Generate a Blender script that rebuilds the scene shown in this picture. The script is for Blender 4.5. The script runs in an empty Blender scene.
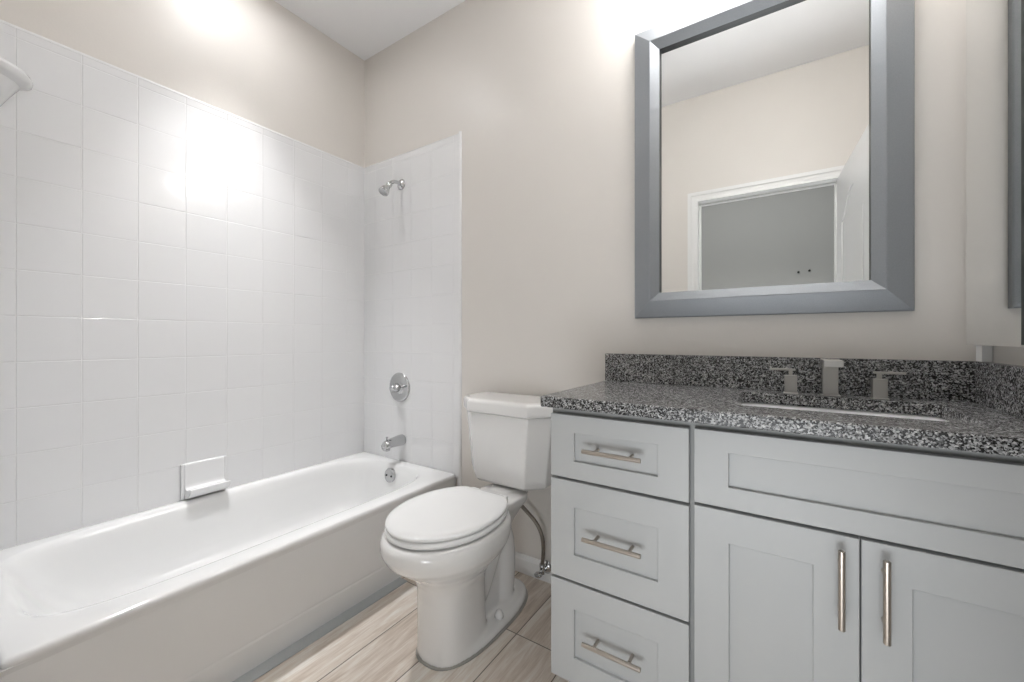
import bpy, bmesh, math
from mathutils import Vector, Matrix
S = bpy.context.scene
C = S.collection
PI = math.pi

# ---------------------------------------------------------------- camera, world, exposure
cam_d = bpy.data.cameras.new('camera')
cam = bpy.data.objects.new('camera', cam_d); C.objects.link(cam)
cam.location = (0, 0, 1.045)
cam.rotation_euler = (PI/2, 0, math.radians(33.573))
cam_d.sensor_width = 36; cam_d.lens = 407.03/1024*36
cam_d.shift_y = -2.56/1024
cam_d.clip_start = .01
S.camera = cam
S.view_settings.view_transform = 'Standard'
S.view_settings.look = 'None'
S.view_settings.gamma = 1
S.view_settings.use_curve_mapping = False
S.view_settings.exposure = 2.56
w = bpy.data.worlds.new('world'); S.world = w; w.use_nodes = True
w.node_tree.nodes['Background'].inputs[0].default_value = (.86, .92, 1, 1)
w.node_tree.nodes['Background'].inputs[1].default_value = .45

def lamp(name, kind, loc, power, color=(1, 1, 1), rot=(0, 0, 0), **k):
    l = bpy.data.lights.new(name, kind); l.energy = power; l.color = color
    for a, b in k.items(): setattr(l, a, b)
    o = bpy.data.objects.new(name, l); C.objects.link(o)
    o.location = loc; o.rotation_euler = rot
    return o
TUBLIGHT = (-1.83, .84, 2.77)
lamp('tub_downlight_lamp', 'AREA', (TUBLIGHT[0], TUBLIGHT[1], 2.752), .78, (.98, .985, 1), shape='DISK', size=.14, spread=math.radians(60))
# added fill lamps in the hall, brightening the room through the open doorway
lamp('hall_fill_upper', 'AREA', (-.25, -.45, 2.72), 2.3, (.95, .97, 1), rot=(math.radians(12), 0, 0), shape='RECTANGLE', size=1.6, size_y=.5)
lamp('hall_fill_lower', 'AREA', (-.12, -.62, .15), 3.7, (.92, .96, 1), rot=(math.radians(140), 0, 0), shape='RECTANGLE', size=.9, size_y=.9)

# ---------------------------------------------------------------- measurements (metres)
XL, XR, YB, YF, ZC = -2.162, .4475, 1.6, .03, 2.77
XT, RIM, TY0 = -1.397, .349, .118          # tub front, rim height, near end
TT = 2.103                                  # top of tile
PITCH = .1565
FZ = -.035                                  # floor level

# ---------------------------------------------------------------- node helpers
def mat(name):
    m = bpy.data.materials.new(name); m.use_nodes = True
    return m, m.node_tree, m.node_tree.nodes['Principled BSDF']
class N:
    def __init__(s, nt): s.nt = nt
    def new(s, t, **k):
        n = s.nt.nodes.new(t)
        for a, b in k.items(): setattr(n, a, b)
        return n
    def put(s, sock, v):
        if isinstance(v, bpy.types.NodeSocket): s.nt.links.new(v, sock)
        elif v is not None: sock.default_value = v
    def m(s, op, a, b=None, c=None):
        n = s.new('ShaderNodeMath', operation=op)
        s.put(n.inputs[0], a)
        if b is not None: s.put(n.inputs[1], b)
        if c is not None: s.put(n.inputs[2], c)
        return n.outputs[0]
    def pos(s): return s.new('ShaderNodeTexCoord').outputs['Object']
    def xyz(s, v):
        n = s.new('ShaderNodeSeparateXYZ'); s.put(n.inputs[0], v); return n.outputs
    def vec(s, x, y, z):
        n = s.new('ShaderNodeCombineXYZ')
        for i, q in enumerate((x, y, z)): s.put(n.inputs[i], q)
        return n.outputs[0]
    def noise(s, v, scale, detail=3, rough=.5, dist=0):
        n = s.new('ShaderNodeTexNoise'); s.put(n.inputs['Vector'], v)
        n.inputs['Scale'].default_value = scale; n.inputs['Detail'].default_value = detail
        n.inputs['Roughness'].default_value = rough; n.inputs['Distortion'].default_value = dist
        return n.outputs['Fac']
    def ramp(s, f, stops, interp='LINEAR'):
        n = s.new('ShaderNodeValToRGB'); n.color_ramp.interpolation = interp
        e = n.color_ramp.elements
        while len(e) < len(stops): e.new(.5)
        for i, (p, c) in enumerate(stops):
            e[i].position = p
            e[i].color = (c, c, c, 1) if isinstance(c, (int, float)) else (*c, 1)
        s.put(n.inputs[0], f); return n.outputs[0]
    def mix(s, f, a, b):
        n = s.new('ShaderNodeMix', data_type='RGBA')
        s.put(n.inputs[0], f)
        for i, v in ((6, a), (7, b)):
            s.put(n.inputs[i], v if isinstance(v, bpy.types.NodeSocket) else (*v, 1))
        return n.outputs[2]
    def bump(s, h, strength, dist, normal=None):
        n = s.new('ShaderNodeBump'); n.inputs['Strength'].default_value = strength
        n.inputs['Distance'].default_value = dist; s.put(n.inputs['Height'], h)
        if normal is not None: s.put(n.inputs['Normal'], normal)
        return n.outputs[0]
    def wn(s, v, out='Value'):
        n = s.new('ShaderNodeTexWhiteNoise', noise_dimensions='3D'); s.put(n.inputs['Vector'], v); return n.outputs[out]

def plain(name, col, rough=.5, metal=0, coat=0, bump=None, spec=None):
    m, nt, b = mat(name); n = N(nt)
    b.inputs['Roughness'].default_value = rough; b.inputs['Metallic'].default_value = metal
    b.inputs['Coat Weight'].default_value = coat; b.inputs['Coat Roughness'].default_value = .06
    if spec is not None: b.inputs['Specular IOR Level'].default_value = spec
    p = n.pos()
    f = n.noise(p, 7, 3)
    lo = tuple(c*.985 for c in col); hi = tuple(min(1, c*1.012) for c in col)
    nt.links.new(n.mix(f, lo, hi), b.inputs['Base Color'])
    if bump: nt.links.new(n.bump(n.noise(p, bump[0], 4), bump[1], bump[2]), b.inputs['Normal'])
    return m
M = {}
M['paint'] = plain('wall_paint', (.715, .68, .638), .4, bump=(120, .12, .0015))
M['hall'] = plain('dim_hall_paint', (.36, .36, .345), .5, bump=(120, .12, .0015))  # beige wall turned grey: the hall's dim light is put into the colour
M['ceil'] = plain('ceiling_paint', (.9, .9, .91), .75, bump=(90, .3, .002))
M['porcelain'] = plain('porcelain', (.80, .79, .775), .12, coat=.5)
M['seat'] = plain('seat_plastic', (.84, .84, .835), .2)
M['tub'] = plain('tub_enamel', (.80, .80, .795), .13, coat=.4)
M['ceramic'] = plain('glazed_ceramic', (.80, .80, .80), .1, coat=.4)
M['sink'] = plain('sink_china', (.86, .86, .86), .08, coat=.5)
M['white'] = plain('white_trim_paint', (.80, .80, .79), .3)
M['door'] = plain('door_paint', (.76, .76, .755), .35)
M['cab'] = plain('cabinet_lacquer', (.485, .495, .495), .42)
M['gap'] = plain('cabinet_frame', (.34, .345, .34), .5)
M['chrome'] = plain('chrome', (.56, .565, .57), .1, 1)
M['nickel'] = plain('brushed_nickel', (.48, .435, .39), .3, 1)
M['faucet'] = plain('faucet_nickel', (.50, .485, .46), .3, 1)
M['black'] = plain('black_edge', (.012, .014, .014), .4)
M['caulk'] = plain('grey_caulk', (.33, .32, .29), .6)
M['base_strip'] = plain('base_strip', (.46, .48, .49), .5)
M['hook'] = plain('dark_metal', (.05, .05, .05), .4, 1)
M['cone'] = plain('light_trim', (.85, .85, .84), .4)

def glassmirror():
    m, nt, b = mat('mirror_glass'); n = N(nt)
    b.inputs['Metallic'].default_value = 1; b.inputs['Roughness'].default_value = .004
    f = n.noise(n.pos(), 3, 2)
    nt.links.new(n.mix(f, (.86, .87, .865), (.875, .885, .88)), b.inputs['Base Color'])
    return m
M['mirror'] = glassmirror()

def frame_metal():
    m, nt, b = mat('brushed_grey_frame'); n = N(nt)
    p = n.pos(); x = n.xyz(p)
    f = n.noise(n.vec(n.m('MULTIPLY', x[0], 40), n.m('MULTIPLY', x[1], 40), n.m('MULTIPLY', x[2], 40)), 9, 4, .6)
    nt.links.new(n.ramp(f, [(.2, (.235, .248, .262)), (.8, (.28, .293, .308))]), b.inputs['Base Color'])
    b.inputs['Metallic'].default_value = .4
    b.inputs['Roughness'].default_value = .42
    nt.links.new(n.bump(f, .15, .0005), b.inputs['Normal'])
    return m
M['frame'] = frame_metal()

def tile(name, axis):
    """glossy white square wall tile; axis = index of the horizontal wall axis"""
    m, nt, b = mat(name); n = N(nt)
    x = n.xyz(n.pos())
    off = 1.4704 if axis == 1 else -1.42
    u = n.m('DIVIDE', n.m('SUBTRACT', x[axis], off - 30*PITCH), PITCH)
    v = n.m('DIVIDE', n.m('SUBTRACT', x[2], 1.1216 - 10*PITCH), PITCH)
    def edge(t):
        fr = n.m('FRACT', t)
        return n.m('MULTIPLY', n.m('MINIMUM', fr, n.m('SUBTRACT', 1, fr)), PITCH)
    d = n.m('MINIMUM', edge(u), edge(v))
    ms = n.new('ShaderNodeMapRange', interpolation_type='SMOOTHSTEP'); n.put(ms.inputs[0], d)
    ms.inputs[1].default_value = .0008; ms.inputs[2].default_value = .0022
    g = n.new('ShaderNodeMapRange', interpolation_type='SMOOTHSTEP'); n.put(g.inputs[0], d)
    g.inputs[1].default_value = .0010; g.inputs[2].default_value = .0016
    cell = n.vec(n.m('FLOOR', u), n.m('FLOOR', v), 0)
    tone = n.wn(cell)
    face = n.mix(tone, (.79, .79, .795), (.80, .80, .803))
    nt.links.new(n.mix(g.outputs[0], (.78, .78, .78), face), b.inputs['Base Color'])
    nt.links.new(n.ramp(g.outputs[0], [(0, .6), (1, .10)]), b.inputs['Roughness'])
    # each tile sits a hair out of true: a tiny tilt of its face, plus a soft edge
    rc = n.xyz(n.wn(n.vec(n.m('FLOOR', v), n.m('FLOOR', u), 3), 'Color'))
    tu = n.m('MULTIPLY', n.m('SUBTRACT', rc[0], .5), n.m('FRACT', u))
    tv = n.m('MULTIPLY', n.m('SUBTRACT', rc[1], .5), n.m('FRACT', v))
    h = n.m('ADD', ms.outputs[0], n.m('MULTIPLY', n.m('ADD', tu, tv), .9))
    h = n.m('ADD', h, n.m('MULTIPLY', n.noise(n.pos(), 14, 1), .18))
    nt.links.new(n.bump(h, .8, .0011), b.inputs['Normal'])
    return m
M['tile_side'] = tile('wall_tile_side', 1)
M['tile_back'] = tile('wall_tile_back', 0)

def granite():
    m, nt, b = mat('speckled_granite'); n = N(nt)
    p = n.pos()
    wob = n.new('ShaderNodeVectorMath', operation='ADD'); n.put(wob.inputs[0], p)
    nz = n.new('ShaderNodeTexNoise'); n.put(nz.inputs['Vector'], p); nz.inputs['Scale'].default_value = 170
    sc = n.new('ShaderNodeVectorMath', operation='SCALE'); n.put(sc.inputs[0], nz.outputs['Color']); sc.inputs['Scale'].default_value = .006
    n.put(wob.inputs[1], sc.outputs[0])
    vo = n.new('ShaderNodeTexVoronoi'); n.put(vo.inputs['Vector'], wob.outputs[0]); vo.inputs['Scale'].default_value = 330
    cell = n.xyz(vo.outputs['Color'])[0]
    big = n.noise(p, 55, 3, .6)
    f = n.m('ADD', n.m('MULTIPLY', cell, .62), n.m('MULTIPLY', big, .5))
    col = n.ramp(f, [(.36, .012), (.47, .03), (.54, .12), (.67, .27), (.80, .44), (.93, .62)])
    nt.links.new(col, b.inputs['Base Color'])
    b.inputs['Roughness'].default_value = .24
    return m
M['granite'] = granite()

def floor_mat():
    m, nt, b = mat('wood_look_plank_tile'); n = N(nt)
    x = n.xyz(n.pos())
    u = n.m('DIVIDE', n.m('ADD', x[0], 1.4225 + 20*.2045), .2045)
    i = n.m('FLOOR', u)
    v = n.m('DIVIDE', n.m('SUBTRACT', x[1], 1.249 - 10*1.2), 1.2)
    j = n.m('FLOOR', v)
    def edge(t, s):
        fr = n.m('FRACT', t)
        return n.m('MULTIPLY', n.m('MINIMUM', fr, n.m('SUBTRACT', 1, fr)), s)
    d = n.m('MINIMUM', edge(u, .2045), edge(v, 1.2))
    g = n.new('ShaderNodeMapRange'); n.put(g.inputs[0], d); g.inputs[1].default_value = .0015; g.inputs[2].default_value = .0022
    rnd = n.wn(n.vec(i, j, 1))
    gv = n.vec(n.m('MULTIPLY', x[0], 6), n.m('ADD', n.m('MULTIPLY', x[1], .7), n.m('MULTIPLY', rnd, 9)), n.m('MULTIPLY', rnd, 5))
    grain = n.noise(gv, 6.0, 8, .62, .6)
    fine = n.noise(n.vec(n.m('MULTIPLY', x[0], 60), n.m('MULTIPLY', x[1], 2.5), rnd), 4, 4, .6)
    t = n.m('ADD', n.m('MULTIPLY', grain, .75), n.m('MULTIPLY', fine, .3))
    t = n.m('ADD', t, n.m('MULTIPLY', n.m('SUBTRACT', rnd, .5), .14))
    wood = n.ramp(t, [(.30, (.43, .35, .285)), (.44, (.60, .51, .43)), (.54, (.70, .62, .54)), (.68, (.82, .78, .72))])
    nt.links.new(n.mix(g.outputs[0], (.17, .15, .13), wood), b.inputs['Base Color'])
    nt.links.new(n.ramp(g.outputs[0], [(0, .8), (1, .34)]), b.inputs['Roughness'])
    nt.links.new(n.bump(n.m('ADD', g.outputs[0], n.m('MULTIPLY', fine, .2)), .5, .001), b.inputs['Normal'])
    return m
M['floor'] = floor_mat()

def hose_mat():
    m, nt, b = mat('braided_hose'); n = N(nt)
    wv = n.new('ShaderNodeTexWave'); n.put(wv.inputs['Vector'], n.pos()); wv.inputs['Scale'].default_value = 180
    nt.links.new(n.ramp(wv.outputs['Fac'], [(0, (.13, .11, .09)), (1, (.34, .30, .26))]), b.inputs['Base Color'])
    b.inputs['Metallic'].default_value = .7; b.inputs['Roughness'].default_value = .4
    return m
M['hose'] = hose_mat()

def emit(name, col, s):
    m, nt, b = mat(name); n = N(nt)
    nt.links.new(n.mix(n.noise(n.pos(), 5), col, col), b.inputs['Emission Color'])
    b.inputs['Emission Strength'].default_value = s
    return m
M['shade'] = emit('lit_glass_shade', (.99, .985, .98), 4.0)
M['lens'] = emit('lit_lens', (.98, .985, 1), 12)

# ---------------------------------------------------------------- mesh helpers
def link(name, bm, m, parent=None, smooth=False, bevel=0, seg=2):
    bmesh.ops.recalc_face_normals(bm, faces=bm.faces[:])
    me = bpy.data.meshes.new(name); bm.to_mesh(me); bm.free()
    me.materials.append(M[m] if isinstance(m, str) else m)
    o = bpy.data.objects.new(name, me); C.objects.link(o)
    if smooth:
        for p in me.polygons: p.use_smooth = True
    if bevel:
        md = o.modifiers.new('bevel', 'BEVEL'); md.width = bevel; md.segments = seg
        md.limit_method = 'ANGLE'; md.angle_limit = math.radians(35)
        for p in me.polygons: p.use_smooth = True
        wn = o.modifiers.new('wn', 'WEIGHTED_NORMAL'); wn.keep_sharp = True
    if parent is not None:
        o.parent = parent; o.matrix_parent_inverse = Matrix.Translation(-world_loc(parent))
    return o
def world_loc(p):
    v = Vector((0, 0, 0))
    while p is not None:
        v = v + p.location; p = p.parent if p.parent and p.type == 'EMPTY' else None
    return v
def tag(o, label=None, cat=None, group=None, kind=None):
    if label: o['label'] = label
    if cat: o['category'] = cat
    if group: o['group'] = group
    if kind: o['kind'] = kind
    return o
def empty(name, loc, label, cat, group=None):
    o = bpy.data.objects.new(name, None); C.objects.link(o); o.location = loc
    o.empty_display_size = .05
    return tag(o, label, cat, group)
def box(bm, x0, x1, y0, y1, z0, z1):
    v = [bm.verts.new((x, y, z)) for x in (x0, x1) for y in (y0, y1) for z in (z0, z1)]
    for f in ((0, 1, 3, 2), (4, 6, 7, 5), (0, 4, 5, 1), (2, 3, 7, 6), (0, 2, 6, 4), (1, 5, 7, 3)):
        bm.faces.new([v[i] for i in f])
    return v
def bx(*a):
    bm = bmesh.new(); box(bm, *a); return bm
def loft(bm, rings, cap0=True, cap1=True):
    R = [[bm.verts.new(p) for p in r] for r in rings]
    n = len(R[0])
    for a, b in zip(R, R[1:]):
        for i in range(n): bm.faces.new((a[i], a[(i+1) % n], b[(i+1) % n], b[i]))
    if cap0: bm.faces.new(R[0][::-1])
    if cap1: bm.faces.new(R[-1])
    return R
def frame_of(d):
    d = Vector(d).normalized()
    up = Vector((0, 0, 1)) if abs(d.z) < .9 else Vector((1, 0, 0))
    a = d.cross(up).normalized(); return a, d.cross(a).normalized()
def lathe(bm, o, axis, prof, n=32, cap0=True, cap1=True):
    """prof = [(distance along axis, radius)]"""
    o = Vector(o); ax = Vector(axis).normalized(); a, b = frame_of(ax)
    loft(bm, [[o + ax*t + (a*math.cos(2*PI*i/n) + b*math.sin(2*PI*i/n))*r for i in range(n)] for t, r in prof], cap0, cap1)
def tube(bm, pts, r, n=12):
    pts = [Vector(p) for p in pts]; rings = []
    a = None
    for i, p in enumerate(pts):
        d = (pts[min(i+1, len(pts)-1)] - pts[max(i-1, 0)]).normalized()
        if a is None: a, _ = frame_of(d)
        a = (a - d*a.dot(d)).normalized(); b = d.cross(a)
        rr = r[i] if isinstance(r, (list, tuple)) else r
        rings.append([p + (a*math.cos(2*PI*k/n) + b*math.sin(2*PI*k/n))*rr for k in range(n)])
    loft(bm, rings)
def bez(p, n=16):
    p = [Vector(q) for q in p]; out = []
    for i in range(n+1):
        t = i/n; q = p
        while len(q) > 1: q = [a.lerp(b, t) for a, b in zip(q, q[1:])]
        out.append(q[0])
    return out
def sup(cx, cy, a, b, e, n, z, back=None):
    """superellipse ring; exponent e; `back`: exponent for the +y half"""
    r = []
    for i in range(n):
        t = 2*PI*(i+.5)/n if False else 2*PI*i/n
        c, s = math.cos(t), math.sin(t)
        ee = back if (back and s > 0) else e
        r.append(Vector((cx + a*math.copysign(abs(c)**(2/ee), c), cy + b*math.copysign(abs(s)**(2/ee), s), z)))
    return r
def struct(name, bm, m, **k):
    o = link(name, bm, m, **k); o['kind'] = 'structure'; return o

# ================================================================ SETTING
HY = -1.25                                   # far wall of the hall
HX0, HX1 = -1.6, 1.1
struct('floor', bx(XL-.12, max(XR, HX1)+.12, HY-.12, YB+.12, FZ-.1, FZ), 'floor')
struct('ceiling', bx(XL-.12, max(XR, HX1)+.12, HY-.12, YB+.12, ZC, ZC+.1), 'ceil')
struct('wall_back', bx(XL-.12, XR+.12, YB, YB+.12, FZ, ZC), 'paint')
struct('wall_left', bx(XL-.12, XL, YF-.1, YB, FZ, ZC), 'paint')
struct('wall_right', bx(XR, XR+.12, YF-.1, YB, FZ, ZC), 'paint')
# wall with the doorway (the camera stands in the opening)
OX0, OX1, OZ = -.500, .2815, 2.018
WF0 = YF-.115
bm = bmesh.new()
box(bm, XL-.12, OX0-.02, WF0, YF, FZ, ZC); box(bm, OX1+.02, XR+.0, WF0, YF, FZ, ZC)
box(bm, OX0-.02, OX1+.02, WF0, YF, OZ+.02, ZC)
struct('wall_front', bm, 'paint')
# thick furred end wall of the tub alcove
struct('wall_alcove', bx(XL, -1.372, YF, TY0-.008, FZ, ZC), 'paint')
# hall shell
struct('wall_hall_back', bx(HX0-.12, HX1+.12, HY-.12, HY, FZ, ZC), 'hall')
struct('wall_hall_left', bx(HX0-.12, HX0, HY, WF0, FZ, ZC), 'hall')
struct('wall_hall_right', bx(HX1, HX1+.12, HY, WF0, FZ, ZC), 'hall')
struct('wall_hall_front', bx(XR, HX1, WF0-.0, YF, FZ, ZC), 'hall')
# jambs + casings
bm = bmesh.new()
box(bm, OX0-.02, OX0, WF0-.005, YF+.004, FZ, OZ+.02); box(bm, OX1, OX1+.02, WF0-.005, YF+.004, FZ, OZ+.02)
box(bm, OX0, OX1, WF0-.005, YF+.004, OZ, OZ+.02)
box(bm, OX0, OX0+.01, WF0+.02, WF0+.055, FZ, OZ-.01); box(bm, OX1-.01, OX1, WF0+.02, WF0+.055, FZ, OZ-.01); box(bm, OX0, OX1, WF0+.02, WF0+.055, OZ-.01, OZ)
struct('trim_1', bm, 'white')
def casing(y, s):
    """mitred stepped casing round the opening, on the face y, standing out along s"""
    prof = [(0, 0), (0, .008), (.016, .008), (.019, .005), (.038, .006), (.046, .011), (.067, .011), (.067, 0)]
    bm = bmesh.new(); rings = []
    for (px, pz, dx, dz) in ((OX0+.0, FZ, -1, 0), (OX0, OZ, -1, 1), (OX1, OZ, 1, 1), (OX1, FZ, 1, 0)):
        rings.append([(px + dx*w_, y + s*h_, pz + dz*w_) for w_, h_ in prof])
    loft(bm, rings); return bm
struct('trim_2', casing(YF, 1), 'white')
struct('trim_3', casing(WF0, -1), 'white')
# baseboards
def baseboard(name, pts_a, pts_b, nrm):
    prof = [(0, 0), (.013, 0), (.013, .062), (.009, .074), (.005, .082), (0, .082)]
    bm = bmesh.new()
    loft(bm, [[(p[0]+nrm[0]*d, p[1]+nrm[1]*d, FZ+z) for d, z in prof] for p in (pts_a, pts_b)])
    return struct(name, bm, 'white')
baseboard('baseboard_back', (-1.368, YB), (-.575, YB), (0, -1))
baseboard('baseboard_hall', (HX0, HY), (HX1, HY), (0, 1))
baseboard('baseboard_front', (-1.368, YF), (OX0-.082, YF), (0, 1))
# tile fields
TK = .008
struct('tile_wall_left', bx(XL, XL+TK, TY0, YB-TK, RIM-.02, TT-.006), 'tile_side')
bm = bx(XL, -1.385, YB-TK, YB, RIM-.02, TT-.006); box(bm, -1.397+.003, -1.385, YB-TK, YB, FZ, RIM-.02)
struct('tile_wall_back', bm, 'tile_back')
struct('tile_wall_near', bx(XL, -1.385, TY0-.008, TY0, RIM-.02, TT-.006), 'tile_back')
# bullnose edging: rounded cap along the top and down the open edge
def bull(name, a, b, nrm, up):
    a, b, nrm, up = map(Vector, (a, b, nrm, up)); bm = bmesh.new()
    pr = [(0, 0), (0, TK+.0008), (.006, TK), (.011, TK*.6), (.013, 0)]
    loft(bm, [[p + nrm*h + up*(w_-.006) for w_, h in pr] for p in (a, b)])
    return struct(name, bm, 'ceramic', smooth=False)
bull('trim_4', (XL, TY0, TT-.006), (XL, YB-TK, TT-.006), (1, 0, 0), (0, 0, 1))
bull('trim_5', (XL+TK, YB, TT-.006), (-1.385, YB, TT-.006), (0, -1, 0), (0, 0, 1))
bull('trim_6', (-1.385+.006, YB, FZ), (-1.385+.006, YB, TT+.006), (0, -1, 0), (1, 0, 0))
bull('trim_7', (-1.385+.006, TY0-.008, FZ), (-1.385+.006, TY0-.008, TT+.006), (0, 1, 0), (1, 0, 0))
# flat strip that closes the joint between tub apron and floor
struct('trim_8', bx(-1.4365, -1.386, TY0, 1.249, FZ, FZ+.005), 'base_strip', bevel=.002)

# ================================================================ DOOR LEAF (stands open, edge to the right wall)
def door():
    x0, x1 = OX1-.002, OX1+.033        # leaf thickness; hinge line at the jamb
    y0, y1 = YF+.012, YF+.012+.755
    z0, z1 = FZ+.012, OZ-.006
    bm = bmesh.new()
    box(bm, x0+.006, x1-.006, y0, y1, z0, z1)
    o = link('door_1', bm, 'door'); o['kind'] = 'structure'
    # stiles, rails and arched raised panel mouldings on both faces
    bm = bmesh.new()
    sw = .115
    for xa, xb in ((x0, x0+.006), (x1-.006, x1)):
        box(bm, xa, xb, y0, y0+sw, z0, z1); box(bm, xa, xb, y1-sw, y1, z0, z1)
        box(bm, xa, xb, y0+sw, y1-sw, z0, .24); box(bm, xa, xb, y0+sw, y1-sw, .86, 1.0)
        # top rail with arched underside
        n = 24; top = []; bot = []
        for i in range(n+1):
            t = i/n; y = y0+sw + t*(y1-y0-2*sw)
            zz = 1.72 + .13*(.5-.5*math.cos(2*PI*t))**.8
            bot.append((y, zz)); top.append((y, z1))
        va = [[bm.verts.new((xx, *p)) for p in bot] for xx in (xa, xb)]
        vb = [[bm.verts.new((xx, *p)) for p in top] for xx in (xa, xb)]
        for i in range(n):
            for s in (0, 1): bm.faces.new((va[s][i], va[s][i+1], vb[s][i+1], vb[s][i]))
            bm.faces.new((va[0][i], va[0][i+1], va[1][i+1], va[1][i]))
            bm.faces.new((vb[0][i], vb[0][i+1], vb[1][i+1], vb[1][i]))
    link('door_frame', bm, 'door', parent=o)
    bm = bmesh.new()
    for xa, xb in ((x0+.001, x0+.006), (x1-.006, x1-.001)):
        box(bm, xa, xb, y0+sw+.035, y1-sw-.035, .275, .825)
        box(bm, xa, xb, y0+sw+.035, y1-sw-.035, 1.035, 1.69)
    link('door_panel', bm, 'door', parent=o, bevel=.004)
    bm = bmesh.new()
    for s, xx in ((-1, x0), (1, x1)):
        lathe(bm, (xx, y1-.065, .93), (s, 0, 0), [(0, .03), (.006, .03), (.008, .012), (.035, .011), (.04, .022), (.055, .027), (.068, .022), (.073, .004)], 20)
    link('door_knob', bm, 'faucet', parent=o, smooth=True)
    o.location = (x0, y0, 0)
    o.data.transform(Matrix.Translation((-x0, -y0, 0)))
    for c in o.children: c.data.transform(Matrix.Translation((-x0, -y0, 0))); c.matrix_parent_inverse = Matrix.Identity(4)
    o.rotation_euler = (0, 0, math.radians(-3.5))
    return o
door()

# ================================================================ BATHTUB
def bathtub():
    t = empty('bathtub', ((XL+XT)/2, (TY0+YB)/2, FZ), 'white alcove bathtub along the left tiled wall', 'bathtub')
    x0, x1, y0, y1 = XL+.0085, XT, TY0+.001, YB-.0085
    cx, cy, a, b = (x0+x1)/2, (y0+y1)/2, (x1-x0)/2, (y1-y0)/2
    n = 160
    # opening
    ox0, ox1, oy0, oy1 = x0+.045, x1-.088, y0+.045, y1-.075
    ocx, ocy, oa, ob = (ox0+ox1)/2, (oy0+oy1)/2, (ox1-ox0)/2, (oy1-oy0)/2
    bm = bmesh.new(); R = []
    for z, ins in ((.322, .004), (.330, .0005), (.338, 0), (.344, .002), (.348, .006), (RIM, .013)):
        R.append(sup(cx, cy, a-ins, b-ins, 60, n, z))
    for z, ins, e in ((RIM, -.016, 5.0), (RIM-.002, -.006, 5), (RIM-.008, .002, 5), (RIM-.02, .009, 5), (.29, .018, 4.8), (.22, .028, 4.6), (.15, .040, 4.3), (.11, .052, 4), (.085, .072, 3.8), (.070, .105, 3.6), (.064, .15, 3.4), (.062, .22, 3)):
        k = (RIM-z)/(RIM-.062)
        # near end slopes as a backrest, drain end is steeper
        sl = .13*k**1.2
        R.append(sup(ocx, ocy + sl/2 - .0, oa-ins, ob-ins-sl/2, e, n, z))
    loft(bm, R, cap0=False)
    link('tub_basin', bm, 'tub', parent=t, smooth=True)
    # apron: one long extruded profile below the rim
    prof = [(x1-.06, .328), (x1-.0012, .328), (x1-.005, .314), (x1-.033, .070), (x1-.0345, .062), (x1-.0335, .054), (x1-.034, .046), (x1-.039, FZ), (x1-.06, FZ)]
    bm = bmesh.new(); loft(bm, [[(px, y, z) for px, z in prof] for y in (y0, y1)])
    link('apron', bm, 'tub', parent=t)
    # overflow plate on the drain end wall
    py = y1-.075-.022
    ov = (-1.795, py+.001, .293)
    bm = bmesh.new(); lathe(bm, ov, (0, -1, .10), [(-.03, .037), (.006, .039), (.009, .037), (.011, .03), (.012, .0)], 32, cap1=False)
    p = link('overflow_plate', bm, 'chrome', parent=t, smooth=True)
    for s in (-1, 1):
        bm = bmesh.new(); lathe(bm, (ov[0]+s*.02, py-.010, ov[2]), (0, -1, .1), [(0, .005), (.003, .005), (.004, .003)], 12)
        link('screw', bm, 'hook', parent=p)
    bm = bmesh.new(); lathe(bm, (-1.795, 1.28, .058), (0, 0, 1), [(0, .032), (.006, .032), (.008, .028), (.0085, .006), (.014, .006)], 28)
    link('drain', bm, 'chrome', parent=t, smooth=True)
bathtub()

# soap dish on the left tile
def soap_dish():
    X0 = XL+TK
    bm = bmesh.new()
    y0, y1 = .668, .842
    # profile (out from wall, z) swept across the width: back plate, scooped tray, lip
    prof = [(0, .505), (.010, .502), (.013, .49), (.013, .415), (.018, .40), (.030, .395), (.058, .397), (.074, .406), (.080, .402), (.078, .392), (.060, .370), (.026, .354), (.010, .350), (0, .350)]
    loft(bm, [[(X0+h, y, z) for h, z in prof] for y in (y0+.012, y1-.012)])
    box(bm, X0, X0+.012, y0, y0+.0125, .352, .503); box(bm, X0, X0+.012, y1-.0125, y1, .352, .503)
    o = link('soap_dish', bm, 'ceramic', bevel=.003)
    tag(o, 'small white ceramic soap dish on the tiled wall above the tub', 'soap dish')
soap_dish()

def corner_shelf():
    cx, cy, z = XL+TK, TY0, 1.905
    R = .138
    bm = bmesh.new(); n = 20
    def ring(r, zz):
        pts = [(cx, cy, zz)]
        for i in range(n+1):
            t = PI/2*i/n
            pts.append((cx+r*math.cos(t), cy+r*math.sin(t), zz))
        return pts
    loft(bm, [ring(.012, z-.20), ring(.03, z-.17), ring(.085, z-.06), ring(.108, z-.02), ring(R-.012, z-.012), ring(R-.003, z-.004), ring(R, z+.008), ring(R-.004, z+.018), ring(R-.014, z+.022), ring(R-.022, z+.016)])
    o = link('corner_shelf', bm, 'ceramic', smooth=True, bevel=.002)
    tag(o, 'white ceramic corner shelf high on the tile at the left edge', 'shelf')
corner_shelf()

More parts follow.
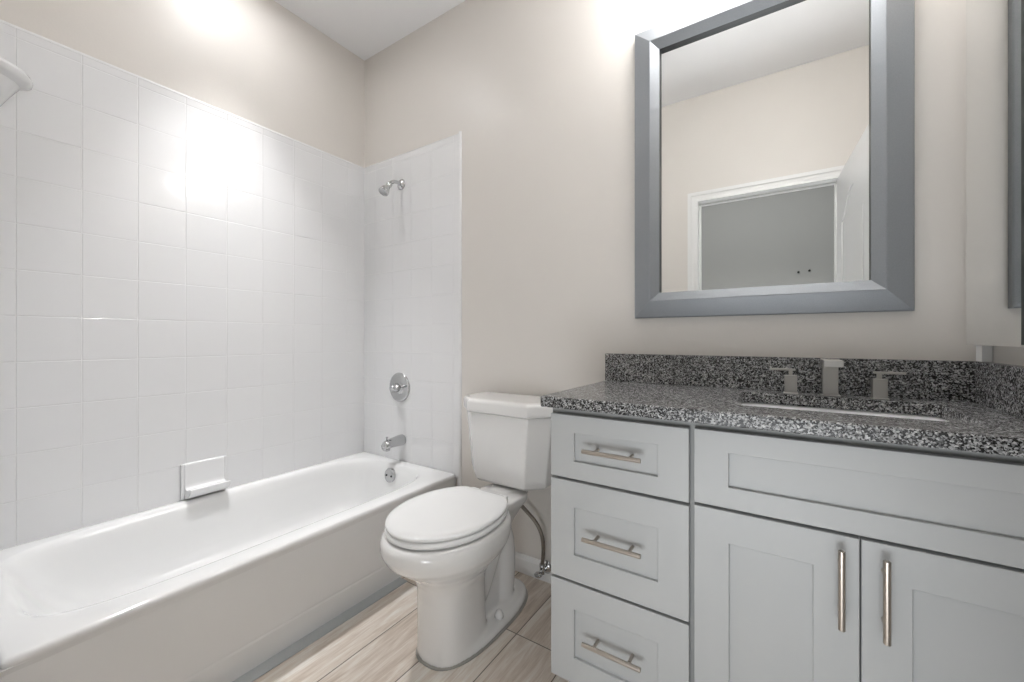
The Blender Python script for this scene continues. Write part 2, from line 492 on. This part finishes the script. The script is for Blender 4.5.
# ================================================================ SHOWER FITTINGS
def shower_head():
    x = -1.815; y = YB-TK
    t = empty('shower_fixture', (x, y, 1.935), 'chrome shower head on a short bent arm high on the tile', 'shower head')
    bm = bmesh.new(); lathe(bm, (x, y, 1.925), (0, -1, 0), [(0, .030), (.003, .031), (.008, .026), (.014, .014), (.016, .011)], 28)
    link('escutcheon', bm, 'chrome', parent=t, smooth=True)
    bm = bmesh.new()
    pts = bez([(x, y-.005, 1.925), (x, y-.045, 1.933), (x, y-.070, 1.925), (x, y-.085, 1.900)], 14)
    tube(bm, pts, .0105, 14)
    link('shower_arm', bm, 'chrome', parent=t, smooth=True)
    d = Vector((-.03, -.60, -.78)).normalized(); p = pts[-1]
    bm = bmesh.new(); lathe(bm, p - d*.006, d, [(0, .012), (.006, .0155), (.016, .0155), (.02, .0125), (.026, .0135), (.055, .026), (.068, .029), (.074, .029), (.077, .026), (.0775, .0)], 32, cap1=False)
    link('spray_head', bm, 'chrome', parent=t, smooth=True)
shower_head()

def shower_valve():
    x, y, z = -1.829, YB-TK, .765
    t = empty('shower_valve', (x, y, z), 'round chrome shower valve plate with a lever on the tile', 'valve')
    bm = bmesh.new(); lathe(bm, (x, y, z), (0, -1, 0), [(0, .083), (.004, .084), (.008, .080), (.010, .072), (.012, .05), (.018, .034), (.02, .031)], 48)
    link('escutcheon', bm, 'chrome', parent=t, smooth=True)
    bm = bmesh.new(); lathe(bm, (x, y-.018, z), (0, -1, 0), [(0, .026), (.02, .024), (.024, .02), (.04, .018), (.046, .014), (.048, 0)], 28, cap1=False)
    tube(bm, [(x, y-.05, z+.002), (x+.02, y-.055, z+.005), (x+.048, y-.058, z+.008)], [.009, .008, .0065], 12)
    link('lever', bm, 'chrome', parent=t, smooth=True)
shower_valve()

def tub_spout():
    x, y, z = -1.806, YB-TK, .468
    t = empty('tub_spout', (x, y, z), 'chrome tub spout just above the drain end of the tub', 'spout')
    bm = bmesh.new(); rings = []
    for d, r, dz in ((0, .029, 0), (.004, .031, 0), (.03, .030, 0), (.07, .027, -.002), (.105, .025, -.005), (.125, .024, -.010), (.135, .019, -.014)):
        rings.append([(x + r*math.cos(2*PI*i/24), y-d, z+dz + r*math.sin(2*PI*i/24)) for i in range(24)])
    loft(bm, rings)
    lathe(bm, (x, y-.112, z-.02), (0, 0, -1), [(0, .018), (.018, .018), (.020, .015)], 20)
    link('spout_body', bm, 'chrome', parent=t, smooth=True)
    bm = bmesh.new(); lathe(bm, (x, y-.112, z+.016), (0, 0, 1), [(0, .003), (.014, .003), (.015, .007), (.021, .007), (.022, .003)], 14)
    link('diverter_knob', bm, 'chrome', parent=t, smooth=True)
tub_spout()

# ================================================================ TOILET
def toilet():
    cx = -.980
    t = empty('toilet', (cx, 1.22, FZ), 'white two-piece toilet standing between the bathtub and the vanity', 'toilet')
    bm = bmesh.new(); n = 48
    def R(z, yf, yb, hw, e=2.0, back=None, c=0):
        return sup(cx+c, (yf+yb)/2, hw, (yb-yf)/2, e, n, z, back)
    # bowl and front column in one loft
    loft(bm, [R(FZ, .965, 1.22, .103, 2.5), R(0, .970, 1.22, .100, 2.7), R(.08, .972, 1.21, .097, 2.9), R(.16, .970, 1.21, .097, 2.8), R(.205, .962, 1.22, .102, 2.4),
              R(.24, .945, 1.25, .120, 2.2), R(.27, .915, 1.27, .146, 2.1), R(.30, .872, 1.29, .170, 2.05, 2.5), R(.33, .836, 1.30, .186, 2.0, 2.6), R(.36, .820, 1.31, .192, 2.0, 2.6), R(.39, .821, 1.31, .191, 2.0, 2.6), R(.405, .832, 1.30, .182, 2.0, 2.6)])
    # foot plate
    loft(bm, [R(FZ, .964, 1.508, .122, 2.6), R(FZ+.022, .965, 1.506, .122, 2.6), R(FZ+.032, .975, 1.496, .114, 2.6)])
    # rear deck that carries the tank, tapering down into the trapway
    loft(bm, [R(.405, 1.20, 1.465, .104, 7), R(.378, 1.20, 1.465, .104, 7), R(.35, 1.2, 1.45, .092, 4), R(.30, 1.18, 1.43, .070, 3), R(.24, 1.16, 1.41, .052, 3), R(.14, 1.12, 1.40, .046, 3), R(FZ, 1.08, 1.47, .05, 3)])
    loft(bm, [R(.416, 1.40, 1.56, .07, 4), R(.33, 1.40, 1.52, .05, 3), R(.28, 1.36, 1.44, .03, 3)])
    # the trapway's S-shaped bulge, seen on both flanks
    tube(bm, bez([(cx, 1.14, .09), (cx, 1.24, .03), (cx, 1.27, .35), (cx, 1.35, .32), (cx, 1.41, .25), (cx, 1.36, -.01)], 20), [.070]*21, 20)
    o = link('bowl', bm, 'porcelain', parent=t, smooth=True)
    md = o.modifiers.new('remesh', 'REMESH'); md.mode = 'VOXEL'; md.voxel_size = .006; md.use_smooth_shade = True
    md = o.modifiers.new('smooth', 'SMOOTH'); md.factor = .5; md.iterations = 9
    # caulk bead
    bm = bmesh.new(); loft(bm, [R(FZ, .959, 1.513, .127, 2.6), R(FZ+.004, .960, 1.512, .126, 2.6), R(FZ+.006, .968, 1.504, .119, 2.6)])
    tag(link('caulk_line', bm, 'caulk', parent=t, smooth=True), 'grey caulk line')
    # seat ring, then the closed lid, both with a straight back edge
    def lidring(z, ins, yb=1.285):
        pts = []; yf, ym, hw = .838+ins, 1.07, .186-ins
        for i in range(64):
            a = 2*PI*i/64; c, s = math.cos(a), math.sin(a)
            if s <= 0: pts.append((cx+hw*c, ym+(ym-yf)*s, z))
            else:
                e = 2.7
                x = cx+hw*math.copysign(abs(c)**(2/2.15), c); y = ym+(yb-ins-ym)*min(1, (abs(s)**(2/2.15))*1.14)
                pts.append((x, y, z))
        return pts
    bm = bmesh.new()
    outer = [lidring(.409, .006), lidring(.413, .001), lidring(.424, .001), lidring(.429, .006)]
    rg = [[bm.verts.new(p) for p in r] for r in outer]
    inn = []
    for z in (.429, .409):
        inn.append([bm.verts.new(p) for p in sup(cx, 1.055, .118, .165, 2, 64, z)])
    rg += inn; rg.append(rg[0])
    for a, b in zip(rg, rg[1:]):
        for i in range(64): bm.faces.new((a[i], a[(i+1) % 64], b[(i+1) % 64], b[i]))
    link('seat', bm, 'seat', parent=t, smooth=True)
    bm = bmesh.new()
    loft(bm, [lidring(.4315, .008), lidring(.4335, .003), lidring(.440, .002), lidring(.444, .006), lidring(.4465, .018), lidring(.448, .05)])
    link('seat_lid', bm, 'seat', parent=t, smooth=True)
    for s in (-1, 1):
        bm = bmesh.new(); box(bm, cx+s*.07-.02, cx+s*.07+.02, 1.270, 1.316, .406, .432)
        link('hinge', bm, 'seat', parent=t, bevel=.005, seg=3)
        bm = bmesh.new(); lathe(bm, (cx+s*.092, 1.25, FZ+.030), (0, 0, 1), [(0, .017), (.012, .016), (.024, .011), (.029, .005), (.03, 0)], 20, cap1=False)
        link('bolt_cap', bm, 'porcelain', parent=t, smooth=True)
    # tank: chamfered front corners, tapering towards the bottom
    def tank(z, hw, hf, yf, yc, yb=1.585, r=0):
        # hw half width at the wall, hf half width of the flat front, yc where the chamfer meets the side
        base = [(-hw, yb), (-hw, yc), (-hf, yf), (hf, yf), (hw, yc), (hw, yb)]
        return [(cx+x, y, z) for x, y in base]
    tcx = -.010
    def T(z, k, dy=0): return [(x+tcx, y, zz) for x, y, zz in tank(z, .222*k, .145*k, 1.385+dy, 1.45+dy*.8)]
    bm = bmesh.new()
    loft(bm, [T(.418, .70, .05), T(.424, .79, .022), T(.44, .845, .008), T(.47, .875, .002), T(.725, 1.0, -.004)])
    link('tank', bm, 'porcelain', parent=t, bevel=.014, seg=4)
    def L(z, g): return [(x+tcx, y, zz) for x, y, zz in tank(z, .222+g, .145+g*.5, 1.378-g, 1.448-g*.6, 1.59)]
    bm = bmesh.new(); loft(bm, [L(.726, .004), L(.732, .012), L(.768, .012), L(.780, .006), L(.786, -.012)])
    link('tank_lid', bm, 'porcelain', parent=t, bevel=.007, seg=3)
toilet()

def supply():
    x, y, z = -.868, YB, .035
    t = empty('shutoff_valve', (x, y-.03, z), 'small chrome shutoff valve with braided hose behind the toilet', 'valve')
    bm = bmesh.new(); lathe(bm, (x, y-.0135, z), (0, -1, 0), [(0, .028), (.003, .028), (.010, .014), (.012, .008)], 24)
    link('escutcheon', bm, 'chrome', parent=t, smooth=True)
    bm = bmesh.new(); tube(bm, [(x, y-.02, z), (x, y-.075, z)], .008, 14); lathe(bm, (x, y-.055, z), (0, 0, 1), [(-.012, .010), (.014, .010), (.018, .012), (.030, .012)], 14)
    link('valve_body', bm, 'chrome', parent=t, smooth=True)
    bm = bmesh.new()
    loft(bm, [[(x+.017*math.cos(a)*k, y-.078-d, z+.010*math.sin(a)*k) for a in [2*PI*i/20 for i in range(20)]] for d, k in ((0, .6), (.004, 1), (.018, 1), (.022, .7))])
    link('oval_handle', bm, 'chrome', parent=t, smooth=True)
    bm = bmesh.new(); tube(bm, bez([(x, y-.055, z+.025), (x+.015, y-.06, z+.13), (x+.03, y-.065, z+.25), (x-.10, y-.08, z+.22), (x-.165, y-.09, z+.37)], 24), .0085, 12)
    link('braided_hose', bm, 'hose', parent=t, smooth=True)
supply()

# ================================================================ VANITY
VX0, VX1, VY = -.580, XR-.002, 1.08          # outer sides, door faces
def vanity():
    t = empty('vanity_cabinet', ((VX0+VX1)/2, 1.33, FZ), 'light grey shaker bathroom vanity cabinet with drawers on the left', 'cabinet')
    th = .019
    bm = bmesh.new()
    box(bm, VX0, VX0+.018, VY+th, 1.582, .10, .842); box(bm, VX1-.018, VX1, VY+th, 1.582, .10, .842)
    box(bm, -.195, -.177, VY+th, 1.582, .118, .842); box(bm, VX0+.018, VX1-.018, VY+th, 1.582, .10, .118)
    box(bm, VX0+.018, VX1-.018, 1.576, 1.582, .118, .842)
    for a_, b_ in ((VX0+.018, -.195), (-.177, VX1-.018)): box(bm, a_, b_, VY+th, VY+th+.018, .60, .66); box(bm, a_, b_, VY+th, VY+th+.018, .80, .842)
    for z_ in (.336,): box(bm, VX0+.018, -.195, VY+th, VY+th+.018, z_-.02, z_+.02)
    box(bm, .10, .165, VY+th, VY+th+.018, .118, .60)
    link('carcass', bm, 'gap', parent=t)
    tag(link('side_panel', bx(VX0-.001, VX0+.0, VY+th, 1.583, .045, .842), 'cab', parent=t), 'light grey side panel')
    link('toe_kick', bx(VX0+.03, VX1, VY+.07, 1.5, FZ, .10), 'gap', parent=t)
    def shaker(name, x0, x1, z0, z1, f=.075, fz=None, rec=.009):
        fz = fz or f
        bm = bmesh.new()
        y0, y1 = VY, VY+th-.0005
        def lp(y, ix, iz): return [bm.verts.new(p) for p in ((x0+ix, y, z0+iz), (x1-ix, y, z0+iz), (x1-ix, y, z1-iz), (x0+ix, y, z1-iz))]
        q = .0012
        L = [lp(y1, 0, 0), lp(y0+q, 0, 0), lp(y0, q, q), lp(y0, f-q, fz-q), lp(y0+q, f, fz), lp(y1, f, fz)]
        for u, v in zip(L, L[1:]+L[:1]):
            for i in range(4): bm.faces.new((u[i], u[(i+1) % 4], v[(i+1) % 4], v[i]))
        o = link(name, bm, 'cab', parent=t)
        p = link('recessed_panel', bx(x0+f-.002, x1-f+.002, y0+rec, y1, z0+fz-.002, z1-fz+.002), 'cab', parent=o)
        return o
    def handle(par, a, b):
        """bar pull between a and b, standing off the face on two posts"""
        a, b = Vector(a), Vector(b); d = (b-a)
        bm = bmesh.new(); lathe(bm, a, d, [(0, .0055), (.0008, .0062), (d.length-.0008, .0062), (d.length, .0055)], 16)
        o = link('handle', bm, 'nickel', parent=par, smooth=False, bevel=.0004)
        for p in o.data.polygons: p.use_smooth = len(p.vertices) == 4
        for k in (.2, .8):
            bm = bmesh.new(); q = a+d*k; lathe(bm, (q.x, VY+.0092, q.z), (0, -1, 0), [(0, .0045), (VY-q.y+.0, .0045)], 12)
            link('post', bm, 'nickel', parent=o)
        return o
    HYY = VY-.030
    X0, X1 = -.577, -.192
    for z0, z1, hz in ((.638, .822, .731), (.3425, .630, .486), (.045, .335, .195)):
        o = shaker('drawer', X0, X1, z0, z1, .075, .051 if z1 > .8 else .075)
        handle(o, (-.464, HYY, hz), (-.302, HYY, hz))
    shaker('false_front', -.180, .440, .644, .824, .075, .050)
    o = shaker('cabinet_door', -.180, .131, .045, .637, .076)
    handle(o, (.100, HYY, .457), (.100, HYY, .617))
    o = shaker('cabinet_door', .134, .440, .045, .637, .076)
    handle(o, (.168, HYY, .457), (.168, HYY, .617))
vanity()

SX0, SX1, SY0, SY1 = -.104, .338, 1.185, 1.488     # sink cut-out
def rrect(x0, x1, y0, y1, r, z, k=8):
    pts = []
    for cx_, cy_, a0 in ((x1-r, y1-r, 0), (x0+r, y1-r, PI/2), (x0+r, y0+r, PI), (x1-r, y0+r, 3*PI/2)):
        for i in range(k+1):
            a = a0+PI/2*i/k; pts.append((cx_+r*math.cos(a), cy_+r*math.sin(a), z))
    return pts
def counter():
    t = empty('countertop', (-.07, 1.33, .843), 'black and white speckled granite countertop on the grey vanity', 'countertop')
    x0, x1, y0, y1 = -.597, XR-.001, 1.053, YB-.001
    bm = bmesh.new(); k = 8
    z0, z1 = .843, .875
    inner = {z: [bm.verts.new(p) for p in rrect(SX0, SX1, SY0, SY1, .03, z, k)] for z in (z0, z1)}
    # outer loop sampled at matching angles
    def outer(z, ins):
        pts = []
        for p in rrect(SX0, SX1, SY0, SY1, .03, z, k):
            i = len(pts); q = i//(k+1); j = i % (k+1)
            cxn = [(x1, y1), (x0, y1), (x0, y0), (x1, y0)][q]
            h = k//2
            if j == h: P_ = cxn
            else:
                # slide along the edge towards the neighbouring side
                f = abs(j-h)/h*.12
                horiz = (q in (0, 2)) == (j > h)
                if horiz: P_ = (cxn[0]+(((x0 if cxn[0] == x1 else x1)-cxn[0])*f), cxn[1])
                else: P_ = (cxn[0], cxn[1]+(((y0 if cxn[1] == y1 else y1)-cxn[1])*f))
            px_ = min(max(P_[0], x0+ins), x1); py_ = max(P_[1], y0+ins)
            pts.append((px_, min(py_, y1), z))
        return pts
    O = [[bm.verts.new(p) for p in outer(z, i)] for z, i in ((z0, .002), (z0+.002, 0), (z1-.003, 0), (z1, .003))]
    loop = [inner[z0]] + O + [inner[z1], inner[z0]]
    n = len(O[0])
    for a, b in zip(loop, loop[1:]):
        for i in range(n): bm.faces.new((a[i], a[(i+1) % n], b[(i+1) % n], b[i]))
    link('slab', bm, 'granite', parent=t)
    link('backsplash', bx(-.597, x1, YB-.021, YB-.001, .8755, .984), 'granite', parent=t, bevel=.0015)
    link('side_splash', bx(x1-.020, x1, 1.06, YB-.0215, .8755, .984), 'granite', parent=t, bevel=.0015)
counter()

def sink():
    t = empty('sink', ((SX0+SX1)/2, (SY0+SY1)/2, .70), 'white rectangular undermount sink set below the granite counter', 'sink')
    bm = bmesh.new()
    rings = []
    for z, g, r in ((.8425, .02, .045), (.8425, .004, .032), (.836, .000, .030), (.80, -.006, .034), (.75, -.014, .045), (.722, -.03, .055), (.712, -.055, .06), (.708, -.10, .04)):
        rings.append(rrect(SX0-g, SX1+g, SY0-g, SY1+g, r, z))
    loft(bm, rings, cap0=False)
    rr = [rrect(SX0-g, SX1+g, SY0-g, SY1+g, r, z) for z, g, r in ((.8425, .02, .045), (.82, .018, .045), (.73, .006, .05), (.70, -.06, .05))]
    loft(bm, rr, cap0=False)
    bmesh.ops.remove_doubles(bm, verts=bm.verts[:], dist=1e-5)
    link('basin', bm, 'sink', parent=t, smooth=True)
    bm = bmesh.new(); lathe(bm, ((SX0+SX1)/2, (SY0+SY1)/2+.03, .706), (0, 0, 1), [(0, .022), (.004, .022), (.005, .017), (.004, .012), (.006, .0)], 24, cap1=False)
    link('drain', bm, 'chrome', parent=t, smooth=True)
sink()

def faucet():
    t = empty('faucet', (.118, 1.53, .875), 'brushed nickel square-edged widespread faucet behind the sink', 'faucet')
    z = .8755
    bm = bmesh.new()
    box(bm, .100, .137, 1.515, 1.552, z+.004, .965)
    box(bm, .095, .142, 1.512, 1.556, z, z+.004)
    link('spout_post', bm, 'faucet', parent=t, bevel=.0012)
    bm = bmesh.new(); box(bm, .0965, .1405, 1.43, 1.555, .9655, .984)
    link('spout_bar', bm, 'faucet', parent=t, bevel=.0012)
    for cx, s in ((.022, -1), (.228, 1)):
        bm = bmesh.new(); box(bm, cx-.016, cx+.016, 1.513, 1.545, z+.003, .931); box(bm, cx-.019, cx+.019, 1.510, 1.548, z, z+.003)
        h = link('handle_base', bm, 'faucet', parent=t, bevel=.001)
        link('neck', bx(cx-.005, cx+.005, 1.524, 1.534, .9305, .946), 'faucet', parent=h)
        x0, x1 = (cx-.055, cx+.012) if s < 0 else (cx-.012, cx+.055)
        link('lever', bx(x0, x1, 1.522, 1.537, .9455, .9515), 'faucet', parent=h, bevel=.001)
faucet()

# ================================================================ FRAMED MIRROR
def wall_mirror():
    t = empty('wall_mirror', (-.08, YB-.001, 1.665), 'large mirror in a wide mitred grey metal frame above the vanity', 'mirror')
    x0, x1, z0, z1 = -.4755, .3095, 1.123, 2.22
    yw = YB-.0005
    prof = [(0, .0), (0, .024), (.003, .027), (.060, .046), (.063, .046), (.093, .026), (.093, .004), (.05, 0)]
    cor = [(x0, z0, 1, 1), (x1, z0, -1, 1), (x1, z1, -1, -1), (x0, z1, 1, -1)]
    for i, nm in enumerate(('frame_rail', 'frame_stile', 'frame_rail', 'frame_stile')):
        a, b = cor[i], cor[(i+1) % 4]; bm = bmesh.new(); rings = []
        for (px, pz, dx, dz) in (a, b):
            rings.append([(px+dx*w_, yw-h, pz+dz*w_) for w_, h in prof])
        loft(bm, rings)
        lip = [f for f in bm.faces if len(f.verts) == 4 and all(min(abs(v.co.x-(x0+.093)), abs(v.co.x-(x1-.093)), abs(v.co.z-(z0+.093)), abs(v.co.z-(z1-.093))) < 1e-4 for v in f.verts)]
        for f in lip: f.material_index = 1  # inner lip coloured black to stand in for its shade
        link(nm, bm, 'frame', parent=t).data.materials.append(M['black'])
    link('mirror_glass', bx(x0+.08, x1-.08, YB-.010, YB-.003, z0+.08, z1-.08), 'mirror', parent=t)
wall_mirror()

def medicine_cabinet():
    xm = .400; y0, y1, z0, z1 = 1.238, 1.542, 1.028, 2.02
    t = empty('medicine_cabinet', (XR, 1.4, z0), 'tall mirrored medicine cabinet on the right wall beside the granite splash', 'cabinet')
    link('cabinet_body', bx(xm+.006, XR-.001, y0-.012, y1-.004, z0+.004, z1-.004), 'white', parent=t)
    link('mirror_door', bx(xm, xm+.005, y0, y1, z0, z1), 'mirror', parent=t)
    tag(link('edge_strip', bx(xm-.003, xm+.0055, y0-.022, y0-.0005, z0+.004, z1), 'black', parent=t), 'black edge strip')
    tag(link('mounting_block', bx(XR-.0195, XR-.001, 1.54, 1.5785, .9850, z0+.003), 'white', parent=t), 'white block under the cabinet')
medicine_cabinet()

# ================================================================ LIGHTS (fixtures)
def vanity_light():
    z = 2.55; cx = -.08
    t = empty('vanity_light', (cx, YB, z), 'bar light with four glowing glass shades above the framed mirror', 'light')
    link('backplate', bx(cx-.33, cx+.33, YB-.025, YB-.001, z-.04, z+.04), 'faucet', parent=t, bevel=.004)
    for i in range(4):
        x = cx+(-.27+.18*i)
        bm = bmesh.new(); tube(bm, [(x, YB-.024, z), (x, YB-.10, z), (x, YB-.19, z-.01), (x, YB-.19, z-.03)], .008, 12)
        lathe(bm, (x, YB-.19, z-.02), (0, 0, -1), [(0, .02), (.02, .024), (.025, .024)], 20)
        a = link('arm', bm, 'faucet', parent=t, smooth=True)
        bm = bmesh.new(); lathe(bm, (x, YB-.19, z-.045), (0, 0, -1), [(0, .026), (.015, .045), (.05, .062), (.10, .068), (.14, .062), (.155, .04), (.158, .0)], 24, cap1=False)
        tag(link('shade', bm, 'shade', parent=a, smooth=True), 'glowing white glass shade')
vanity_light()
def downlight():
    x, y, z = TUBLIGHT
    t = empty('recessed_light', (x, y, z), 'round recessed ceiling light over the bathtub', 'light')
    bm = bmesh.new(); n = 40; R = []
    for r, zz in ((.070, z-.001), (.095, z-.001), (.094, z-.006), (.078, z-.009), (.070, z-.004), (.070, z-.001)):
        R.append([(x+r*math.cos(2*PI*i/n), y+r*math.sin(2*PI*i/n), zz) for i in range(n)])
    loft(bm, R, False, False); link('trim_ring', bm, 'cone', parent=t, smooth=True)
    bm = bmesh.new(); lathe(bm, (x, y, z-.001), (0, 0, -1), [(0, .069), (.003, .069), (.004, .0)], 40, cap1=False)
    link('lens', bm, 'lens', parent=t)
downlight()

# two little dark hooks on the hall wall, seen through the mirror
for i, (x, z) in enumerate(((.12, 1.635), (.20, 1.642))):
    bm = bmesh.new(); lathe(bm, (x, HY, z), (0, 1, 0), [(0, .009), (.004, .009), (.006, .005), (.02, .004), (.022, .007), (.027, .007), (.028, .003)], 16)
    o = link('wall_hook', bm, 'hook', smooth=True)
    tag(o, 'tiny dark hook on the hall wall, seen in the mirror, %s of two' % ('left' if i == 0 else 'right'), 'hook', 'hooks on the hall wall')
